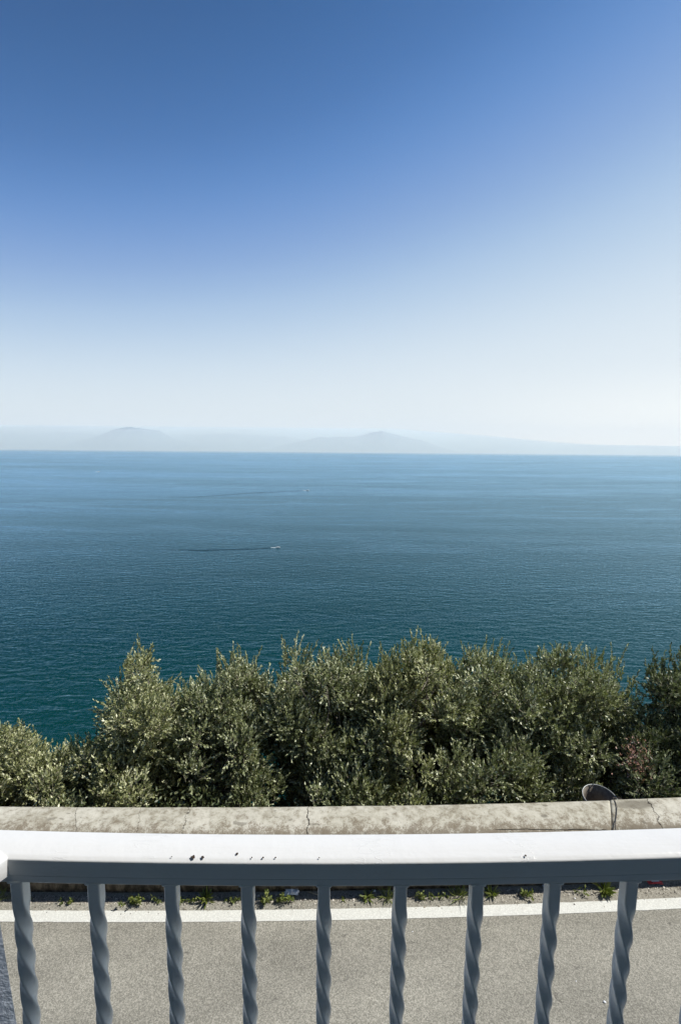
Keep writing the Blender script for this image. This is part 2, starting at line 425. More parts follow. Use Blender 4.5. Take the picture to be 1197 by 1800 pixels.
# ------------------------------------------------------------------ road, marking
def strip(name, f0, f1, z, x0, x1, step, mat, jit=0):
    V = []; F = []; n = int((x1 - x0) / step)
    for i in range(n + 1):
        x = x0 + (x1 - x0) * i / n
        j0 = jit * mnoise.noise(Vector((x * 9, 0, 1))); j1 = jit * mnoise.noise(Vector((x * 9, 5, 2)))
        V.append((x, f0(x) + j0, z)); V.append((x, f1(x) + j1, z))
    for i in range(n): F.append((2 * i, 2 * i + 2, 2 * i + 3, 2 * i + 1))
    return mesh_obj(name, V, F, mat)
tag(strip('road', lambda x: -3.0, lambda x: wall_y(x) + 0.15, 0.0, -40, 40, 0.5, M['asphalt']), kind='structure')
tag(strip('road_marking', lambda x: wall_y(x) - 0.318, lambda x: wall_y(x) - 0.192, 0.004, -40, 40, 0.02, M['line'], 0.004), kind='structure')

# ------------------------------------------------------------------ parapet wall
def build_wall():
    # profile from the back edge of the coping, over the top, down the road side: (offset from front foot, z)
    prof = [(0.43, -0.6), (0.43, 0.66), (0.435, 0.705), (0.42, 0.738), (0.39, 0.752), (0.33, 0.761), (0.26, 0.766), (0.19, 0.766), (0.12, 0.760),
            (0.06, 0.748), (0.015, 0.728), (-0.018, 0.700), (-0.037, 0.665), (-0.042, 0.62), (-0.04, 0.585), (-0.012, 0.568), (0.0, 0.55), (0.0, 0.4), (0.0, 0.25),
            (0.0, 0.12), (0.006, 0.05), (0.028, 0.03), (0.03, -0.1)]
    vs = [0.0]
    for i in range(1, len(prof)): vs.append(vs[-1] + math.hypot(prof[i][0] - prof[i - 1][0], prof[i][1] - prof[i - 1][1]))
    off = vs[3]; vs = [v - off for v in vs]
    V = []; F = []; UV = []
    shear = -0.51
    segs = [(-32, -5, 0.25), (-5, 3.35, 0.02), (3.361, 6.0, 0.02), (6.0, 32, 0.25)]
    for si, (a, b, st) in enumerate(segs):
        n = int((b - a) / st); base = len(V)
        for i in range(n + 1):
            x = a + (b - a) * i / n; y0 = wall_y(x)
            dz = 0.004 if si >= 2 else 0.0
            rnd = 0.0
            if si == 1 and i == n or si == 2 and i == 0: rnd = 0.008
            for k, (o, z) in enumerate(prof):
                amp = 0.006 if k < 16 else 0.014
                nn = mnoise.fractal(Vector((x * 3, o * 6, z * 6)), 1.0, 2.0, 4) * amp
                V.append((x + (shear * max(0, min(0.6, vs[k])) if si in (1, 2) and abs(x - 3.355) < 0.35 else 0) * max(0, 1 - abs(x - 3.355) / 0.35), y0 + o + nn * (0.6 if k > 12 else 0.2) + (0.02 * 0 if si < 2 else 0.006), z + (nn * 0.8 if 2 < k < 14 else 0) + dz - rnd))
                UV.append((x, vs[k]))
        m_ = len(prof)
        for i in range(n):
            for k in range(m_ - 1):
                F.append((base + i * m_ + k, base + i * m_ + k + 1, base + (i + 1) * m_ + k + 1, base + (i + 1) * m_ + k))
        F.append(tuple(base + k for k in range(m_))[::-1]); F.append(tuple(base + n * m_ + k for k in range(m_)))
    o = mesh_obj('parapet_wall', V, F, M['wall'], smooth=False)
    me = o.data
    ul = me.uv_layers.new(name='UVMap')
    li = np.zeros(len(me.loops), dtype=np.int32); me.loops.foreach_get('vertex_index', li)
    ul.data.foreach_set('uv', np.array(UV, dtype=np.float32)[li].ravel())
    me.polygons.foreach_set('use_smooth', [len(p.vertices) == 4 for p in me.polygons])
    tag(o, 'low weathered concrete parapet wall with rounded coping along the far side of the road', 'wall')
build_wall()

# ------------------------------------------------------------------ ground behind the wall
def slope_z(x, y):
    y0 = wall_y(x) + 0.43; d = y - y0
    if d < 0.55: return 0.24
    d -= 0.55
    z = 0.24 - 1.9 * d if d < 25 else 0.24 - 1.9 * 25 - (d - 25) * 1.35
    return max(z + 0.25 * mnoise.noise(Vector((x * 0.8, y * 0.8, 0))), SEA_Z - 3)
def build_slope():
    V = []; F = []
    xs = [-400, -200, -100, -60, -30, -20] + list(np.linspace(-14, 14, 71)) + [20, 30, 60, 100, 200, 400]
    ds = [-0.1, 0.3, 0.54, 0.6] + list(np.linspace(0.8, 8, 37)) + [10, 14, 20, 30, 45, 70, 100, 130]
    for d in ds:
        for x in xs: y = wall_y(x) + 0.43 + d; V.append((x, y, slope_z(x, y)))
    nx = len(xs)
    for j in range(len(ds) - 1):
        for i in range(nx - 1): F.append((j * nx + i, j * nx + i + 1, (j + 1) * nx + i + 1, (j + 1) * nx + i))
    tag(mesh_obj('hillside', V, F, M['soil'], smooth=True), kind='structure')
build_slope()

# ------------------------------------------------------------------ vegetation
def unit(a): return a / np.maximum(np.linalg.norm(a, axis=-1, keepdims=True), 1e-9)
def leaves_from(base, axis, ln, wd, r=rng, fold=0.25):
    """base (n,3) leaf foot, axis (n,3) leaf direction -> quads"""
    n = len(base); rnd = r.normal(size=(n, 3)); side = unit(np.cross(axis, rnd)); nor = np.cross(side, axis)
    L = ln[:, None]; W = wd[:, None]
    mid = base + axis * L * 0.48
    V = np.stack([base, mid + side * W * 0.5 + nor * W * fold, base + axis * L - nor * L * 0.10, mid - side * W * 0.5 + nor * W * fold], 1)
    F = np.arange(n * 4).reshape(n, 4)
    return V.reshape(-1, 3), F
def prisms(a, b, ra, rb):
    n = len(a); d = unit(b - a); s1 = unit(np.cross(d, np.array([0.3, 0.2, 0.93]))); s2 = np.cross(d, s1)
    V = []
    for p, rr in ((a, ra), (b, rb)):
        for k in range(3):
            t = 2 * math.pi * k / 3; V.append(p + (s1 * math.cos(t) + s2 * math.sin(t)) * np.reshape(rr, (-1, 1)))
    V = np.stack(V, 1); i = np.arange(n)[:, None] * 6
    F = np.concatenate([i + np.array([[0, 1, 4, 3]]), i + np.array([[1, 2, 5, 4]]), i + np.array([[2, 0, 3, 5]])])
    return V.reshape(-1, 3), F

def make_crown(clumps, root, mat, dens=1.0, up=0.85, leaf=(0.044, 0.074), seed=1, extra_shoots=None):
    r = np.random.default_rng(seed)
    SB, SD, SL = [], [], []
    for (c, rad, k) in clumps:
        c = np.array(c); n = int(dens * k * 520 * rad * rad * 2.2) + 6
        d = unit(r.normal(size=(n, 3)) * np.array([1, 1, 1.0]))
        q = rad * r.uniform(0.35, 1.0, size=(n, 1)) ** 0.6
        b = c + d * q * np.array([1, 0.9, 0.95])
        sdv = unit(d * 0.9 + np.array([0.12, -0.05, up]) * r.uniform(0.5, 1.3, size=(n, 1)) + r.normal(size=(n, 3)) * 0.5)
        SB.append(b); SD.append(sdv); SL.append(rad * r.uniform(0.45, 1.15, size=n))
    if extra_shoots is not None:
        b, d, l = extra_shoots; SB.append(b); SD.append(d); SL.append(l)
    SB = np.concatenate(SB); SD = np.concatenate(SD); SL = np.minimum(np.concatenate(SL), 0.42)
    tipb = r.normal(size=SB.shape) * 0.12 + np.array([0, 0, 0.12])
    nl = np.clip((SL / 0.0125).astype(int), 8, 30)
    idx = np.repeat(np.arange(len(SB)), nl)
    t = np.concatenate([(np.arange(k) + 0.5) / k for k in nl]); t = 0.12 + 0.88 * t
    L = SL[idx][:, None]
    pos = SB[idx] + SD[idx] * L * t[:, None] + tipb[idx] * L * (t[:, None] ** 2)
    dirs = unit(SD[idx] + tipb[idx] * 2 * t[:, None])
    rad_ = r.normal(size=dirs.shape); rad_ = unit(rad_ - dirs * (rad_ * dirs).sum(1, keepdims=True))
    ang = r.uniform(0.45, 1.0, size=(len(idx), 1)) * (1.0 - 0.5 * t[:, None])
    ax = unit(dirs * np.cos(ang) + rad_ * np.sin(ang))
    ln = r.uniform(leaf[0], leaf[1], len(idx)) * (1.1 - 0.35 * t)
    wd = ln * r.uniform(0.34, 0.52, len(idx))
    V, F = leaves_from(pos, ax, ln, wd, r)
    st = r.normal(size=len(SB)) * 0.13
    tint = np.clip(0.42 + st[idx] + r.normal(size=len(idx)) * 0.25 + 0.12 * t, 0, 1)  # wide random spread paints bright sparkle on single leaves
    fo = mesh_obj('foliage', V, F, mat, root, tint=np.repeat(tint, 4))
    VA, FA = prisms(SB, SB + SD * (SL * 0.55)[:, None] + tipb * (SL * 0.3)[:, None], 0.004, 0.0028)
    VB, FB = prisms(SB + SD * (SL * 0.55)[:, None] + tipb * (SL * 0.3)[:, None], SB + SD * SL[:, None] + tipb * SL[:, None], 0.002, 0.001)
    mesh_obj('twigs', np.concatenate([VA, VB]), np.concatenate([FA, FB + len(VA)]), M['twig'], fo)
    return len(idx)

def limb_path(a, b, sag, r, n=7, wob=0.06):
    a = Vector(a); b = Vector(b); P = []
    L = (b - a).length; o = Vector(r.normal(size=3)) * wob * L; o2 = Vector(r.normal(size=3)) * wob * 0.6 * L
    for i in range(n):
        t = i / (n - 1); p = a.lerp(b, t); p += o * math.sin(math.pi * t) + o2 * math.sin(2 * math.pi * t)
        p.z += -sag * L * math.sin(math.pi * t); P.append(p)
    return P

SKY = [(-260, 1250), (-150, 1262), (-60, 1258), (0, 1282), (25, 1278), (50, 1270), (75, 1300), (100, 1325), (130, 1308), (165, 1300), (190, 1302), (207, 1270), (215, 1190), (228, 1150),
       (245, 1138), (262, 1158), (280, 1202), (300, 1232), (330, 1210), (352, 1186), (375, 1194), (395, 1160), (415, 1150), (440, 1162), (465, 1192), (485, 1188), (505, 1132), (530, 1150), (560, 1152),
       (590, 1140), (620, 1140), (645, 1172), (665, 1158), (690, 1134), (720, 1130), (755, 1128), (775, 1146), (792, 1168), (815, 1150), (845, 1140), (875, 1148),
       (898, 1182), (920, 1156), (950, 1142), (990, 1148), (1035, 1142), (1075, 1158), (1100, 1180), (1122, 1186), (1140, 1162), (1165, 1150), (1200, 1142), (1260, 1130), (1330, 1140), (1420, 1160)]
def skyline(x): return float(np.interp(x, [a for a, b in SKY], [b for a, b in SKY]))

def tree(name, x0, x1, label, cat, group, mat, seed, ytop=7.5, ybot=6.1, dens=1.0, nclump=None, base_px=None, gaps=(), rad=(0.14, 0.27), back=0.8, bottom=1425, trunk_r=0.055, spikes=70):
    r = np.random.default_rng(seed)
    bx = base_px if base_px is not None else (x0 + x1) / 2
    f = at_y(bx, 1400, 6.7)
    root_loc = (f.x, 6.9, slope_z(f.x, 6.9) - 0.1)
    root = empty(name, root_loc); tag(root, label, cat, group)
    cl = []; area = sum(max(0, bottom - skyline(x)) for x in np.linspace(x0, x1, 20)) / 20 * (x1 - x0)
    n = int(nclump * 1.5) if nclump else int(area / 860)
    tries = 0
    while len(cl) < n and tries < n * 30:
        tries += 1
        x = r.uniform(x0, x1); s = skyline(x)
        # crown narrows to the sides so neighbours separate a little
        e = abs((x - (x0 + x1) / 2) / ((x1 - x0) / 2)); s2 = s + 85 * e ** 5 + abs(r.normal()) * 22 - 4
        t = r.uniform(0, 1); y = s2 + 8 + (bottom - s2) * t
        if any((x - gx) ** 2 / (gr * gr) + (y - gy) ** 2 / (gh * gh) < 1 for gx, gy, gr, gh in gaps): continue
        R_ = r.uniform(*rad) * (0.72 + 0.28 * min(1, (y - s2) / 90))
        if (y - s) < 60: R_ = min(R_, 0.15)
        Y = ytop + (ybot - ytop) * ((y - 1120) / 300) + r.normal() * 0.22
        ppm = 837 / (Y * 0.99 + (5 - 0.8) * 0.13)
        y = max(y, s2 + R_ * ppm * 0.95)
        p = at_y(x, y, Y)
        if y - s2 > 70 and mnoise.noise(Vector((p.x * 1.9, p.y * 1.9, p.z * 1.9 + seed))) < 0.0: continue
        cl.append((tuple(p), R_, 1.0))
    # inner, deeper foliage behind the outer shell
    for k in range(int(n * back)):
        x = r.uniform(x0 + 10, x1 - 10); s = skyline(x); y = r.uniform(s + 70, bottom)
        if any((x - gx) ** 2 / (gr * gr) + (y - gy) ** 2 / (gh * gh) < 1 for gx, gy, gr, gh in gaps): continue
        Y = ytop + 0.95 + (ybot - ytop) * ((y - 1120) / 300) + r.normal() * 0.2
        cl.append((tuple(at_y(x, y, Y)), r.uniform(0.28, 0.4), 0.6))
    # long leading shoots that break the skyline
    eb, ed, el = [], [], []
    for k in range(spikes):
        x = r.uniform(x0 + 6, x1 - 6); s = skyline(x) + r.uniform(-6, 34)
        Y = ytop + r.normal() * 0.2; b0 = np.array(at_y(x, s + 28, Y))
        for q in range(r.integers(1, 4)):
            eb.append(b0 + r.normal(size=3) * 0.05); d = np.array([r.normal() * 0.28, r.normal() * 0.2, 1.0]); ed.append(d / np.linalg.norm(d)); el.append(r.uniform(0.18, 0.42))
    nl = make_crown([((c[0] - root_loc[0], c[1] - root_loc[1], c[2] - root_loc[2]), R_, k) for c, R_, k in cl], root, mat, dens, seed=seed,
                    extra_shoots=(np.array(eb) - np.array(root_loc), np.array(ed), np.array(el)))
    # trunk and limbs
    rl = Vector(root_loc); fork = Vector((r.normal() * 0.1, -0.1, 0.75))
    mb = MB(); mb.tube(limb_path((0, 0, -0.3), fork, 0, r, 7, 0.05), [trunk_r * (1.35 - 0.4 * i / 6) for i in range(7)], 9)
    mb.build('trunk', M['bark'], root, True)
    order = sorted(range(min(n, len(cl))), key=lambda i: r.random())[:max(4, n // 3)]
    mains = order[:5]; ends = []
    for i in mains:
        e = Vector(cl[i][0]) - rl; P = limb_path(fork, e, 0.06, r, 8, 0.07)
        mb = MB(); mb.tube(P, [trunk_r * (0.62 - 0.5 * k / 7) for k in range(8)], 7); ends.append(P)
        for j in order[5:]:
            ej = Vector(cl[j][0]) - rl
            if (ej - e).length < 0.8 and r.random() < 0.7:
                st = P[4 + int(r.integers(0, 3))]
                mb.tube(limb_path(st, ej + Vector(r.normal(size=3)) * 0.05, 0.02, r, 6, 0.08), [0.013 - 0.0018 * k for k in range(6)], 5)
        mb.build('limb', M['bark'], root, True)
    return root, nl
G = 'trees growing on the slope beyond the parapet wall'
TOT = 0
for args in [
    ('shrub', -250, 112, 'low yellowish olive green shrub at the far left, behind the wall', 'shrub', G, M['leaf_warm'], 11, dict(ytop=7.6, ybot=6.2, spikes=60)),
    ('shrub', 92, 215, 'short thin shrub with bare twigs between the far left shrub and the first tall tree', 'shrub', G, M['leaf_warm'], 12, dict(ytop=7.4, ybot=6.2, spikes=30, nclump=26)),
    ('tree', 205, 318, 'small tree with a narrow peak and bare side branch, first tall one from the left', 'tree', G, M['leaf_warm'], 13, dict(spikes=20)),
    ('tree', 310, 485, 'second tall tree from the left, with a low shoulder left of its rounded peak', 'tree', G, M['leaf'], 14, dict(gaps=((470, 1330, 24, 60),))),
    ('tree', 478, 655, 'tree just left of the middle, with the tallest shoot of the whole row', 'tree', G, M['leaf'], 15, dict(gaps=((535, 1335, 26, 22), (480, 1290, 14, 50), (605, 1345, 9, 13), (520, 1222, 8, 7)))),
    ('tree', 650, 800, 'broad domed tree right of the middle with twin peaks', 'tree', G, M['leaf_warm'], 16, dict(gaps=((655, 1220, 9, 14), (655, 1300, 14, 40)))),
    ('tree', 792, 906, 'narrow upright tree between two broad domed ones on the right', 'tree', G, M['leaf'], 17, dict(gaps=((860, 1320, 30, 50), (885, 1390, 34, 20)))),
    ('tree', 896, 1122, 'broad dense tree above the metal bucket, with a level rounded top', 'tree', G, M['leaf'], 18, dict(gaps=((945, 1330, 30, 34), (1112, 1240, 14, 30), (1050, 1392, 33, 22), (1000, 1400, 18, 16)))),
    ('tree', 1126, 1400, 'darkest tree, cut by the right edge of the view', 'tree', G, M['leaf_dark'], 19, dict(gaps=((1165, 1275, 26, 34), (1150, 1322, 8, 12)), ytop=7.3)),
]:
    *a, kw = args
    root, nl = tree(*a, **kw); TOT += nl
    if a[7] == 13:
        # bare forking side branch reaching out to the left
        rl = Vector(root.location); mb = MB()
        tip = at_y(198, 1192, 7.5) - rl; mid = at_y(225, 1212, 7.5) - rl; st = at_y(252, 1240, 7.4) - rl
        mb.tube([st, mid.lerp(st, 0.4), mid, tip.lerp(mid, 0.5), tip], [0.016, 0.013, 0.01, 0.008, 0.005], 6)
        mb.build('branch', M['bark'], root, True)
    if a[7] == 18:  # leaf-shaped reddish flecks stand in for a roof glimpsed below
        rl = np.array(root.location); r = np.random.default_rng(5)
        c = np.array([at_y(1118 + r.normal() * 13, 1338 + r.normal() * 16, 5.95 + r.normal() * 0.08) for k in range(330)]) - rl
        ax = unit(r.normal(size=c.shape) + np.array([0, -0.3, 0.4]))
        V, F = leaves_from(c, ax, r.uniform(0.035, 0.055, len(c)), r.uniform(0.014, 0.02, len(c)), r)
        o = mesh_obj('reddish_flecks', V, F, M['fleck_red'], root, tint=np.repeat(r.uniform(0, 1, len(c)), 4)); o['label'] = 'reddish flecks standing in for a roof glimpsed through the leaves'
print('leaves', TOT)

# undergrowth filling the foot of the slope
def undergrowth():
    r = np.random.default_rng(3); n = 26000
    x = r.uniform(-9, 9, n); y = np.array([wall_y(v) for v in x]) + 0.50 + r.uniform(0, 1, n) ** 0.8 * 2.6
    z = np.array([slope_z(a, b) for a, b in zip(x, y)]) + r.uniform(0, 0.30, n)
    nz = np.array([mnoise.noise(Vector((a * 1.1, b * 1.1, 3))) for a, b in zip(x, y)])
    keep = nz > -0.15
    bp = at_z(1050, 1397, 0.66)
    keep &= (np.hypot(x - bp.x, y - bp.y) > 0.36)
    c = np.stack([x, y, z], 1)[keep]; ax = unit(r.normal(size=c.shape) + np.array([0, 0, 0.7]))
    V, F = leaves_from(c, ax, r.uniform(0.04, 0.075, len(c)), r.uniform(0.015, 0.028, len(c)), r)
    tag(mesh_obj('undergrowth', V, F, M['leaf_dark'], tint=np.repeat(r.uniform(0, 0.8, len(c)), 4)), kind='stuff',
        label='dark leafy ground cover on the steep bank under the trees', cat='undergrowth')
undergrowth()

# ------------------------------------------------------------------ bucket and wire behind the wall
def bucket():
    c = at_y(1051, 1396, 5.64); z0 = 0.24; rt_, rb = 0.205, 0.15; H = c.z - z0
    root = empty('bucket', (c.x, c.y, z0)); root.rotation_euler = (R(9), R(-1), 0)
    tag(root, 'round grey metal bucket standing open behind the parapet wall', 'bucket')
    n = 40
    def lathe(prof, name, mat):
        V = []; F = []
        for (rr, z) in prof:
            for k in range(n): t = 2 * math.pi * k / n; V.append((rr * math.cos(t), rr * math.sin(t), z))
        for i in range(len(prof) - 1):
            for k in range(n): F.append((i * n + k, i * n + (k + 1) % n, (i + 1) * n + (k + 1) % n, (i + 1) * n + k))
        if prof[0][0] > 0.05 and name == 'body':
            pass
        return mesh_obj(name, V, F, mat, root, True)
    lathe([(0.001, 0.004), (rb, 0.004), (rb * 1.08, H * 0.33), (rt_, H), (rt_ - 0.004, H), (rb * 1.08 - 0.004, H * 0.33), (rb - 0.004, 0.02), (0.001, 0.02)], 'body', M['zinc'])
    mb = MB(); pts = [(rt_ * math.cos(2 * math.pi * k / n), rt_ * math.sin(2 * math.pi * k / n), H) for k in range(n + 1)]
    mb.tube(pts, 0.007, 7, False); mb.build('rim', M['zinc_rim'], root, True)
    mb = MB(); pts = [(rt_ * 1.01 * math.cos(t) * 1.0, -rt_ * math.sin(t) * 0.96 + 0.0, H - 0.02 - 0.0 - math.sin(t) * 0.05) for t in np.linspace(0, math.pi, 15)]
    mb.tube(pts, 0.003, 5); mb.build('handle', M['wire'], root, True)
    return c
bc = bucket()
def wire():
    mb = MB()
    pts = [(bc.x + 0.205, bc.y - 0.02, bc.z + 0.01), (bc.x + 0.215, bc.y - 0.14, bc.z + 0.05)]
    for o, z, x in ((0.45, 0.745, 3.405), (0.38, 0.768, 3.39), (0.26, 0.783, 3.345), (0.14, 0.780, 3.27), (0.05, 0.764, 3.205), (0.0, 0.738, 3.175), (-0.05, 0.66, 3.165), (-0.056, 0.60, 3.165)):
        pts.append((x, wall_y(x) + o + 0.006, z))
    mb.tube(pts, 0.0045, 6)
    o = mb.build('wire', M['wire'], None, True)
    tag(o, 'thin dark wire running from the bucket rim over the wall coping', 'wire')
wire()

# ------------------------------------------------------------------ weeds and litter at the foot of the wall
def weed(px, size, kind, seed, label, nleaf=70):
    r = np.random.default_rng(seed)
    x = at_z(px, 1570, 0).x; y = wall_y(x) - 0.075
    root = None; B, A, L, W = [], [], [], []
    if kind == 'leafy':
        for s in range(max(3, int(size / 0.035))):
            b = np.array([r.normal() * size * 0.19, -abs(r.normal()) * size * 0.08, 0.0]); h = r.uniform(0.3, 1.0) * size * 0.5
            d = unit(np.array([r.normal() * 0.5, -0.35 + r.normal() * 0.3, 1.0]))
            for k in range(int(nleaf / 4.5)):
                t = r.uniform(0.1, 1); p = b + d * h * t; a = unit(r.normal(size=3) * np.array([1, 1, 0.45]) + np.array([0, -0.25, 0.25]))
                B.append(p); A.append(a); L.append(r.uniform(0.022, 0.045)); W.append(r.uniform(0.012, 0.02))
    elif kind == 'rosette':
        for k in range(nleaf // 2):
            t = r.uniform(0, 2 * math.pi); el = r.uniform(0.12, 1.0)
            B.append(r.normal(size=3) * 0.008 + np.array([0, 0, 0.01])); A.append(np.array([math.cos(t) * math.cos(el), math.sin(t) * math.cos(el) - 0.2, math.sin(el)]))
            L.append(size * r.uniform(0.3, 0.6)); W.append(size * r.uniform(0.07, 0.12))
    else:   # grassy tuft
        for k in range(nleaf):
            t = r.uniform(0, 2 * math.pi); el = r.uniform(0.2, 1.3)
            B.append(np.array([r.normal() * size * 0.15, r.normal() * 0.01, 0.0])); A.append(np.array([math.cos(t) * math.cos(el), math.sin(t) * math.cos(el) - 0.15, math.sin(el)]))
            L.append(size * r.uniform(0.35, 0.75)); W.append(r.uniform(0.005, 0.009))
    V, F = leaves_from(np.array(B), unit(np.array(A)), np.array(L), np.array(W), r, 0.15)
    V[:, 2] = np.maximum(V[:, 2], 0.002)
    nb = len(B); tint = np.clip(r.normal(size=nb) * 0.22 + 0.5, 0, 1)
    o = mesh_obj('weed', V, F, M['weed_dry'] if kind == 'dry' else M['weed'], tint=np.repeat(tint, 4)); o.location = (x, y, 0)
    tag(o, label, 'weed', 'weeds along the foot of the wall')
for q in [
    (8, 0.30, 'grass', 'grassy weed tuft at the far left end of the wall foot', 60), (133, 0.20, 'leafy', 'small leafy weed just left of the second baluster', 40),
    (62, 0.13, 'leafy', 'tiny weed just right of the first baluster', 26),
    (248, 0.30, 'leafy', 'biggest bushy weed, between the second and third balusters', 90), (286, 0.14, 'leafy', 'small weed touching the left of the third baluster', 30),
    (324, 0.16, 'leafy', 'small weed touching the right of the third baluster', 30), (366, 0.24, 'rosette', 'star shaped weed with pointed leaves between the third and fourth balusters', 70), (347, 0.18, 'leafy', 'low weed left of the star shaped one', 30),
    (412, 0.18, 'leafy', 'weed just left of the fourth baluster', 45), (470, 0.22, 'leafy', 'small weed between the fourth baluster and the dense bush', 40), (494, 0.30, 'leafy', 'dense bright weed left of the white crumpled paper', 110),
    (603, 0.10, 'leafy', 'lone sprig right of the fifth baluster', 20), (645, 0.20, 'rosette', 'broad leaved weed in the middle beside a white scrap', 46), (684, 0.22, 'grass', 'spiky tuft left of the sixth baluster', 70),
    (735, 0.20, 'leafy', 'low weed right of the sixth baluster', 50), (768, 0.18, 'leafy', 'low weed halfway between the sixth and seventh balusters', 40), (806, 0.24, 'grass', 'spiky tuft left of the seventh baluster', 80),
    (862, 0.20, 'rosette', 'broad leaved weed right of the seventh baluster', 50), (925, 0.26, 'leafy', 'low spreading weed left of the eighth baluster', 60), (1022, 0.16, 'leafy', 'low weed right of the eighth baluster', 34),
    (1062, 0.26, 'rosette', 'dark star shaped weed left of the ninth baluster', 70)]:
    weed(q[0], q[1] * 1.15, q[2], int(q[0]) + 3, q[3], q[4])

def grit():
    r = np.random.default_rng(31); n = 9000
    x = r.uniform(-6.5, 7.5, n); d = np.abs(r.normal(size=n)) * 0.075
    y = np.array([wall_y(v) for v in x]) - 0.01 - d; s = r.uniform(0.003, 0.011, n) * np.where(r.random(n) < 0.06, 1.8, 1)
    c = np.stack([x, y, s * 0.3], 1)
    t = r.uniform(0, 6.28, n); O = np.array([[1, 0, 0], [-0.5, 0.8, 0], [-0.5, -0.8, 0], [0, 0, 0.8]])
    V = []
    for k in range(4):
        ox, oy, oz = O[k]; V.append(c + np.stack([s * (ox * np.cos(t) - oy * np.sin(t)), s * (ox * np.sin(t) + oy * np.cos(t)), s * oz], 1))
    V = np.stack(V, 1).reshape(-1, 3); i = np.arange(n)[:, None] * 4
    F = np.concatenate([i + np.array([[0, 1, 3]]), i + np.array([[1, 2, 3]]), i + np.array([[2, 0, 3]])])
    tag(mesh_obj('gravel', V, F, M['grit'], tint=np.repeat(np.clip(r.normal(size=n) * 0.3 + 0.5, 0, 1), 4)), kind='stuff', label='loose grit and dust gathered along the foot of the wall', cat='grit')
grit()

def crumple(name, px, py, sx, sy, h, mat, label, cat, seed, parent=None, group=None):
    r = np.random.default_rng(seed); p = at_z(px, py, 0.0); n = 9
    V = []; F = []
    for j in range(n):
        for i in range(n):
            a, b = i / (n - 1) * 2 - 1, j / (n - 1) * 2 - 1; k = max(0, 1 - (a * a + b * b) * 0.5)
            V.append((a * sx / 2 * (1 + r.normal() * 0.08), b * sy / 2 * (1 + r.normal() * 0.08), 0.007 + h * k * r.uniform(0.25, 1)))
    for j in range(n - 1):
        for i in range(n - 1): a = j * n + i; F += [(a, a + 1, a + n + 1), (a, a + n + 1, a + n)]
    o = mesh_obj(name, V, F, mat, parent); o.location = p
    tag(o, label, cat, group); return o
crumple('crumpled_paper', 513, 1569, 0.16, 0.10, 0.06, M['paper'], 'white crumpled paper lying in the gutter beside the densest weed', 'litter', 1)
crumple('paper_scrap', 657, 1567, 0.04, 0.03, 0.015, M['paper'], 'small white scrap beside the broad leaved weed in the middle', 'litter', 2)
crumple('crumpled_tissue', 957, 1561, 0.05, 0.06, 0.04, M['paper'], 'small crumpled tissue just left of the eighth baluster', 'litter', 3)
wr = crumple('wrapper', 1150, 1552.5, 0.17, 0.05, 0.02, M['red'], 'red and white plastic wrapper in the gutter at the right', 'litter', 4)
r_ = np.random.default_rng(9); V = []; F = []
for j in range(3):
    for i in range(7): V.append(((i / 6 - 0.5) * 0.09, (j / 2 - 0.5) * 0.026, 0.031 + 0.003 * r_.random()))
for j in range(2):
    for i in range(6): a = j * 7 + i; F.append((a, a + 1, a + 8, a + 7))
mesh_obj('white_band', V, F, M['paper'], wr)
def stick(px, py, px2, py2, rad, label):
    a = at_z(px, py, 0.012); b = at_z(px2, py2, 0.016); c = (a + b) / 2; mb = MB()
    mb.tube([a - c, (a - c) * 0.3 + Vector((0, 0.006, 0.004)), (b - c) * 0.4, b - c], [rad, rad, rad * 0.8, rad * 0.5], 6)
    o = mb.build('dry_stick', M['twig'], None, True); o.location = c; tag(o, label, 'stick', 'dry sticks in the gutter')
stick(538, 1567, 562, 1574, 0.007, 'dry stick lying between the crumpled paper and the fifth baluster')
stick(183, 1575, 194, 1578, 0.004, 'thin dry stem right of the second baluster')
def stone(px, py, s, label, seed):
    r = np.random.default_rng(seed); p = at_z(px, py, 0.0); V = []; F = []; n = 8
    for j in range(5):
        ph = math.pi * j / 4
        for i in range(n): t = 2 * math.pi * i / n; q = s * r.uniform(0.75, 1.1); V.append((q * math.sin(ph) * math.cos(t), q * 0.8 * math.sin(ph) * math.sin(t), s * 0.5 + 0.5 * q * math.cos(ph)))
    for j in range(4):
        for i in range(n): F.append((j * n + i, (j + 1) * n + i, (j + 1) * n + (i + 1) % n, j * n + (i + 1) % n))
    o = mesh_obj('pebble', V, F, M['paper']); o.location = p; tag(o, label, 'pebble', 'white pebbles on the asphalt')
stone(1062, 1762, 0.014, 'largest white pebble on the asphalt, left of the ninth baluster', 1)
stone(1012, 1725, 0.006, 'tiny white pebble between the eighth and ninth balusters', 2)
stone(725, 1638, 0.007, 'tiny white pebble below the painted line near the sixth baluster', 3)
stone(1010, 1580, 0.010, 'white pebble between the wall and the painted line', 4)

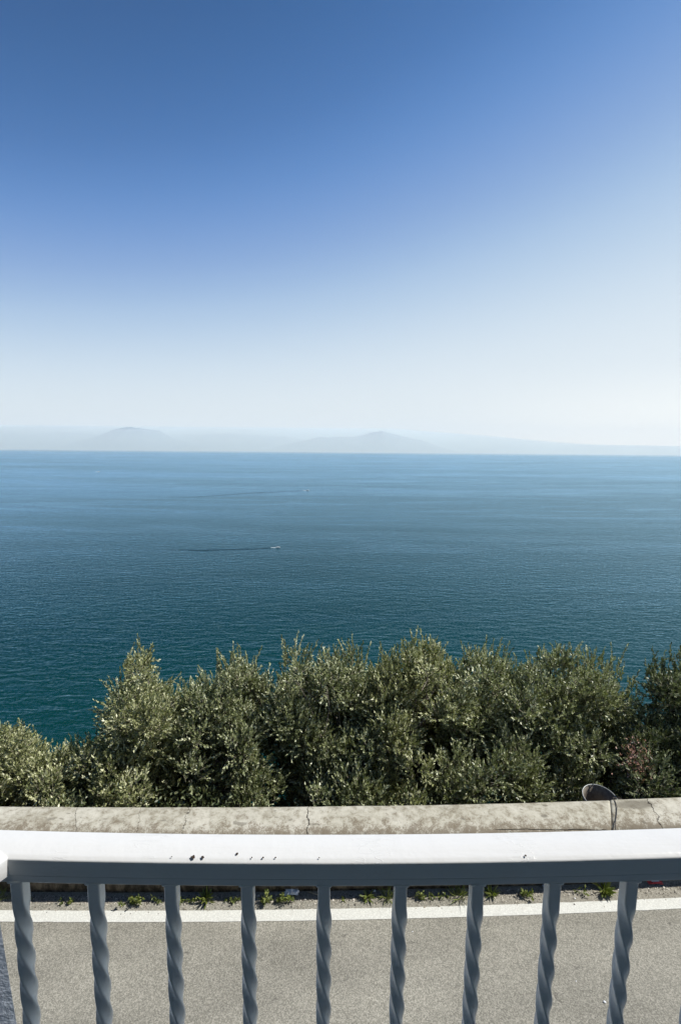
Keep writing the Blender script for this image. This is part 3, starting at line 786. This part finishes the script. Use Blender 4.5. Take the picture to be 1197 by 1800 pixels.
# ------------------------------------------------------------------ boats
def boat(px, py, L, rz, label, wake_len):
    p = at_z(px, py, SEA_Z)
    root = empty('motorboat', p, rz); tag(root, label, 'boat', 'motorboats out on the sea')
    st = [(-0.5, 0.15, 0.12), (-0.3, 0.17, 0.12), (0.0, 0.17, 0.13), (0.25, 0.13, 0.15), (0.42, 0.06, 0.17), (0.5, 0.005, 0.19)]
    V = []; F = []
    for (x, hw, top) in st:
        V += [(x * L, -hw * L, top * L), (x * L, -hw * 0.6 * L, -0.03 * L), (x * L, hw * 0.6 * L, -0.03 * L), (x * L, hw * L, top * L)]
    for i in range(len(st) - 1):
        for k in range(3): a = i * 4 + k; F.append((a, a + 1, a + 5, a + 4))
        F.append((i * 4 + 3, i * 4, i * 4 + 4, i * 4 + 7))
    F.append((0, 3, 2, 1)); mesh_obj('hull', V, F, M['hull'], root)
    mb = MB(); mb.box(-0.12 * L, 0.14 * L, -0.11 * L, 0.11 * L, 0.125 * L, 0.23 * L); mb.build('cabin', M['hull'], root)
    mb = MB(); mb.add([(0.145 * L, -0.1 * L, 0.15 * L), (0.145 * L, 0.1 * L, 0.15 * L), (0.1 * L, 0.09 * L, 0.28 * L), (0.1 * L, -0.09 * L, 0.28 * L)], [(0, 1, 2, 3)]); mb.build('windscreen', M['glass'], root)
    # foam behind the stern
    r = np.random.default_rng(int(px)); V = []; F = []
    for i in range(14):
        t = i / 13; w_ = L * (0.10 + 0.22 * t) * r.uniform(0.7, 1.2) * (1 - 0.5 * t); h = 0.08 * L * (1 - t) * r.uniform(0.4, 1)
        V += [(-L * (0.45 + 1.25 * t), -w_, 0.03), (-L * (0.45 + 1.25 * t), 0, 0.05 + h), (-L * (0.45 + 1.25 * t), w_, 0.03)]
    for i in range(13):
        a = i * 3; F += [(a, a + 1, a + 4, a + 3), (a + 1, a + 2, a + 5, a + 4)]
    fo = mesh_obj('boat_foam', V, F, M['foam']); fo.location = p; fo.rotation_euler = (0, 0, rz)
    tag(fo, kind='stuff', label='white foam behind the ' + label.split(',')[0], cat='foam')
    return root
bm_ = M['sea']
boat(489, 962.5, 7.2, R(3), 'small white motorboat on the open sea, the nearer of the two with long wakes', 100)
boat(541, 862, 12.5, R(3), 'white motorboat farther out, just right of the nearer one', 100)
boat(174, 829.5, 17.0, R(-10), 'tiny pale motorboat far off at the left, close to the horizon', 60)

def m_wake():
    s = NT('wake_water'); p = s.pos()
    n = s.noise(p, 0.12, 3, 0.6)
    return water(s, (0.002, 0.022, 0.03, 1), 0.2, s.bump(n, 0.5, 0.6), 0.42)
M['wake'] = m_wake()
def wake(pts, w0, w1, label):
    P = [at_z(x, y, SEA_Z + 0.35) for x, y in pts]; V = []; F = []; n = 60
    xs = [p.x for p in P]; ys = [p.y for p in P]; xx = np.linspace(xs[0], xs[-1], n); o = np.argsort(xs)
    yy = np.interp(xx, np.array(xs)[o], np.array(ys)[o])
    for i, (x, y) in enumerate(zip(xx, yy)):
        w_ = (w0 + (w1 - w0) * i / (n - 1)) * (0.8 + 0.5 * mnoise.noise(Vector((i * 0.35, w0, 0)))) * (1 if i < n * 0.6 else (n - 1 - i) / (n * 0.4) + 0.02)
        V += [(x, y - w_, P[0].z), (x, y + w_, P[0].z)]
    for i in range(n - 1): F.append((2 * i, 2 * i + 1, 2 * i + 3, 2 * i + 2))
    tag(mesh_obj('boat_wake', V, F, M['wake']), label, 'wake', kind='stuff')
wake([(480, 963), (440, 965), (400, 966), (350, 967), (290, 966)], 2.2, 5.5, 'dark smooth wake trailing left of the nearer motorboat')
wake([(533, 862.7), (500, 864), (450, 866), (380, 871), (300, 876)], 4.5, 12.0, 'dark smooth wake trailing left of the farther motorboat')

# ------------------------------------------------------------------ railing
RY = 0.64
def rail_dz(x):
    xc = max(-0.62, min(0.62, x)); return 0.0125 * x + 0.034 * xc * xc
def railing():
    root = empty('railing', (0, RY, 3.40))
    tag(root, 'white painted iron railing with a thick handrail and twisted balusters', 'railing')
    base = Vector(root.location)
    z0 = 4.3455
    # tube of the handrail: front face at local y 0, going away 52 mm; rounded upper edges
    prof = []
    D, H, r1 = 0.052, 0.0435, 0.005
    lip = 0.0115
    for a in np.linspace(0, math.pi / 2 * 0.8, 6): prof.append((r1 * 0.6 * (1 - math.cos(a)), H - 0.0065 + 0.003 * math.sin(a)))          # front top corner
    for y_ in (0.0045, 0.007, 0.010, 0.014): prof.append((y_, H - 0.0034 * (1 - y_ / 0.018) ** 2))
    for k in (0.4, 0.6, 0.8): prof.append((r1 + (D - 2 * r1) * k, H + 0.0012 * math.sin(math.pi * k)))
    for a in np.linspace(math.pi / 2, 0, 6): prof.append((D - r1 + r1 * math.cos(a), H - r1 + r1 * math.sin(a)))
    prof += [(D, lip + 0.0006), (D - 0.0006, lip), (0.0006, lip), (0.0, lip + 0.0006)]
    xs = np.linspace(-0.80, 1.30, 211)
    def path(y=0.0, z=0.0, xs=xs): return [(Vector((x, y, z0 + rail_dz(x) + z)) - base + Vector((0, RY, 0)), Vector((0, 1, 0)), Vector((0, 0, 1))) for x in xs]
    mb = MB(); mb.sweep(path(), prof)
    hr = mb.build('handrail', M['paint'], root, True)
    md = hr.modifiers.new('e', 'EDGE_SPLIT'); md.split_angle = R(40)
    mb = MB(); mb.sweep(path(), [(0.0010, -0.0), (0.0003, 0.0010), (0.0003, lip - 0.0002), (0.050, lip - 0.0002), (0.050, 0.0)]); mb.build('flat_bar', M['paint'], root)
    # corner: handrail turns towards the house on the left
    mb = MB(); P = []
    c0 = Vector((-0.5400, RY + 0.025, z0 + rail_dz(-0.5) - 0.0006)) - base
    for k in range(14):
        P.append((c0 + Vector((-0.482, -0.876, 0)) * (0.055 * k), Vector((0.876, -0.482, 0)), Vector((0, 0, 1))))
    mb.sweep(P, prof); mb.build('side_handrail', M['paint'], root, True)
    # balusters
    def bal_mesh():
        zt = z0 + 0.004 - base.z; zb = 0.02; n = 40; hs = 0.0093; V = []; F = []
        zs = list(np.arange(zt, zb, -0.004)) + [zb]; ts = 4.312 - base.z
        for z in zs:
            d = max(0, ts - z); e = max(0, min(d, 0.9) - 0.012 * (1 - math.exp(-d / 0.012))); a = e * (math.pi / 2) / 0.0535
            for k in range(n):
                t = 2 * math.pi * (k + 0.5) / n; c, s_ = math.cos(t), math.sin(t); pw = 14
                rr = hs / (abs(c) ** pw + abs(s_) ** pw) ** (1 / pw)
                tt = t + a; V.append((rr * math.cos(tt), 0.022 + rr * math.sin(tt), z))
        for i in range(len(zs) - 1):
            for k in range(n): F.append((i * n + k, (i + 1) * n + k, (i + 1) * n + (k + 1) % n, i * n + (k + 1) % n))
        F.append(tuple(range(n)))
        return V, F
    V, F = bal_mesh(); b0 = None
    for k in range(16):
        x = -0.4868 + 0.1167 * k
        if k == 0:
            b0 = mesh_obj('baluster', V, F, M['paint'], root, True); o = b0
            wm = MB(); zw = z0 - base.z + 0.0005; q = 0.0102
            for a_, b_ in (((-q, -q), (q, -q)), ((q, -q), (q, q)), ((q, q), (-q, q)), ((-q, q), (-q, -q))):
                wm.tube([(a_[0] + (b_[0] - a_[0]) * t + 0.0006 * math.sin(t * 19), 0.022 + a_[1] + (b_[1] - a_[1]) * t, zw - 0.0008 * abs(math.sin(t * 9))) for t in np.linspace(0, 1, 9)], 0.0021, 6)
            w0 = wm.build('weld', M['paint'], b0, True)
        else:
            o = b0.copy(); C.objects.link(o); o.parent = root
            wc = w0.copy(); C.objects.link(wc); wc.parent = o
        o.location = (x, 0.0 - 0.011, rail_dz(x) + 0.0)
    # weld fillet under the rail and bottom rail
    mb = MB(); mb.box(-0.50, 1.30, 0.000, 0.024, 0.0, 0.022); bmr = mb.build('bottom_rail', M['paint'], root)
    # chips and rust spots
    r = np.random.default_rng(4)
    chips = [(300, 1511, 1.0), (338, 1511.5, 3.2), (355, 1511.5, 2.6), (417, 1501, 2.3), (442, 1511.5, 1.3), (462, 1512, 1.6), (485, 1508, 1.2), (483, 1510, 0.9),
             (561, 1511.5, 1.2), (925, 1507, 1.9), (1118, 1530, 0.0)]
    for (px, py, s) in chips:
        if s == 0: continue
        zt = z0 + H; q = at_z(px, py, zt + rail_dz(0.0)); q = at_z(px, py, zt + rail_dz(q.x) + 0.0004)
        yl = max(q.y - RY, 0.0055); V = []; n = 11; sm = s * 0.00078
        for k in range(n):
            t = 2 * math.pi * k / n; rr = sm * r.uniform(0.6, 1.35)
            x_ = rr * math.cos(t) * 1.15; y_ = yl + rr * math.sin(t) * 1.0
            if y_ < r1: y_ = max(y_, 0.0015); zz = H - r1 + math.sqrt(max(0, r1 * r1 - (r1 - y_) ** 2))
            else: zz = H + 0.0012 * math.sin(math.pi * min(1, max(0, (y_ - r1) / (D - 2 * r1))))
            V.append((q.x + x_, y_ - 0.0004, z0 + rail_dz(q.x + x_) + zz + 0.0005 - base.z))
        o = mesh_obj('rust_spot', V, [tuple(range(n))], M['rust'], hr)
        md = o.modifiers.new('t', 'SOLIDIFY'); md.thickness = 0.0003; md.offset = 0
    # plastered pier at the left end
    root.location = base
railing()

def pier():
    a = at_y(-1, 1611, 0.74); b = at_y(30, 1800, 0.74); z0 = 3.35
    sl_ = (b.x - a.x) / (a.z - b.z)
    V = []; F = []
    for z in (a.z + 0.03, 4.2, 4.0, 3.8, z0):
        x = a.x + (a.z - z) * sl_
        for k in range(2):
            pass
        V += [(x, 0.74, z), (x - 0.30, 1.04, z), (x - 0.40, 1.04, z), (x - 0.40, 0.63, z)]  # plan shaped for light: front face turned to grazing sun, sunlit flank hidden
    for i in range(4):
        for k in range(4): F.append((i * 4 + k, i * 4 + (k + 1) % 4, (i + 1) * 4 + (k + 1) % 4, (i + 1) * 4 + k))
    F.append((0, 1, 2, 3))
    o = mesh_obj('plastered_pier', V, F, M['plaster'])
    tag(o, 'rough plastered pier, bluish shade put into its colour, cut by the lower left corner of the view', 'pier')
pier()

# ------------------------------------------------------------------ balcony slab and the unseen house behind the camera, there to darken the railing
mb = MB(); mb.box(-3.2, 3.2, -1.30, 0.74, 3.15, 3.35)
tag(mb.build('balcony_floor', M['floor']), kind='structure')
hs = empty('house', (0, -1.3, 0)); tag(hs, 'unseen grey blue plastered house carrying the balcony on its road side', 'house')
mb = MB(); mb.box(-7, 7, -6.0, -0.005, -0.1, 9.5); mb.build('wall', M['house'], hs)
mb = MB(); mb.box(-0.75, 0.75, 0.0, 0.05, 3.36, 5.7); mb.build('shutter', M['wood'], hs)
mb = MB(); mb.box(-6.8, 7, 0.0, 1.90, 6.25, 6.4); mb.build('shade_overhang', M['house'], hs)  # unseen overhang added to shade the balcony and the railing's near side

# ------------------------------------------------------------------ sea haze
def haze():
    mb = MB(); mb.box(-61000, 61000, -600, 61000, SEA_Z - 8, 2900)
    o = mb.build('haze', M['foam']); tag(o, kind='stuff', label='pale sea haze', cat='haze')
    s = NT('haze_air')
    v = s.n('VolumePrincipled', {'Color': (0.88, 0.95, 1.0), 'Density': 1.3e-5, 'Anisotropy': 0.05})
    s.t.links.new(v.outputs[0], s.out.inputs['Volume'])
    o.data.materials.clear(); o.data.materials.append(s.m)
haze()

def mist():
    # bank of sea mist lying round the far coast: thin at its near edge, deeper over the land
    V = []; F = []; pr = [(19000, 6), (25000, 150), (31000, 720), (38000, 1560), (46000, 2120), (58000, 2800)]
    cols = [(-60500, 1.0), (6000, 1.0), (13000, 0.8), (22000, 0.4), (60500, 0.3)]
    n = len(pr); m_ = 2 * n
    for x, k in cols:
        for y, h in pr: V.append((x, y, SEA_Z + h * k))
        for y, h in pr: V.append((x, y, SEA_Z - 4))
    for c in range(len(cols) - 1):
        a, b = c * m_, (c + 1) * m_
        for i in range(n - 1):
            F.append((a + i, a + i + 1, b + i + 1, b + i)); F.append((a + n + i, b + n + i, b + n + i + 1, a + n + i + 1))
        F.append((a, b, b + n, a + n)); F.append((a + n - 1, a + m_ - 1, b + m_ - 1, b + n - 1))
    for a in (0, (len(cols) - 1) * m_):
        for i in range(n - 1): F.append((a + i, a + n + i, a + n + i + 1, a + i + 1))
    o = mesh_obj('mist', V, F, M['foam'])
    import bmesh
    b = bmesh.new(); b.from_mesh(o.data); bmesh.ops.recalc_face_normals(b, faces=b.faces); b.to_mesh(o.data); b.free(); tag(o, kind='stuff', label='white mist bank over the far coast', cat='mist')
    s = NT('mist_air'); v = s.n('VolumePrincipled', {'Color': (0.93, 1.0, 0.985), 'Density': 1.3e-4, 'Anisotropy': 0.18})
    s.t.links.new(v.outputs[0], s.out.inputs['Volume']); o.data.materials.clear(); o.data.materials.append(s.m)
mist()
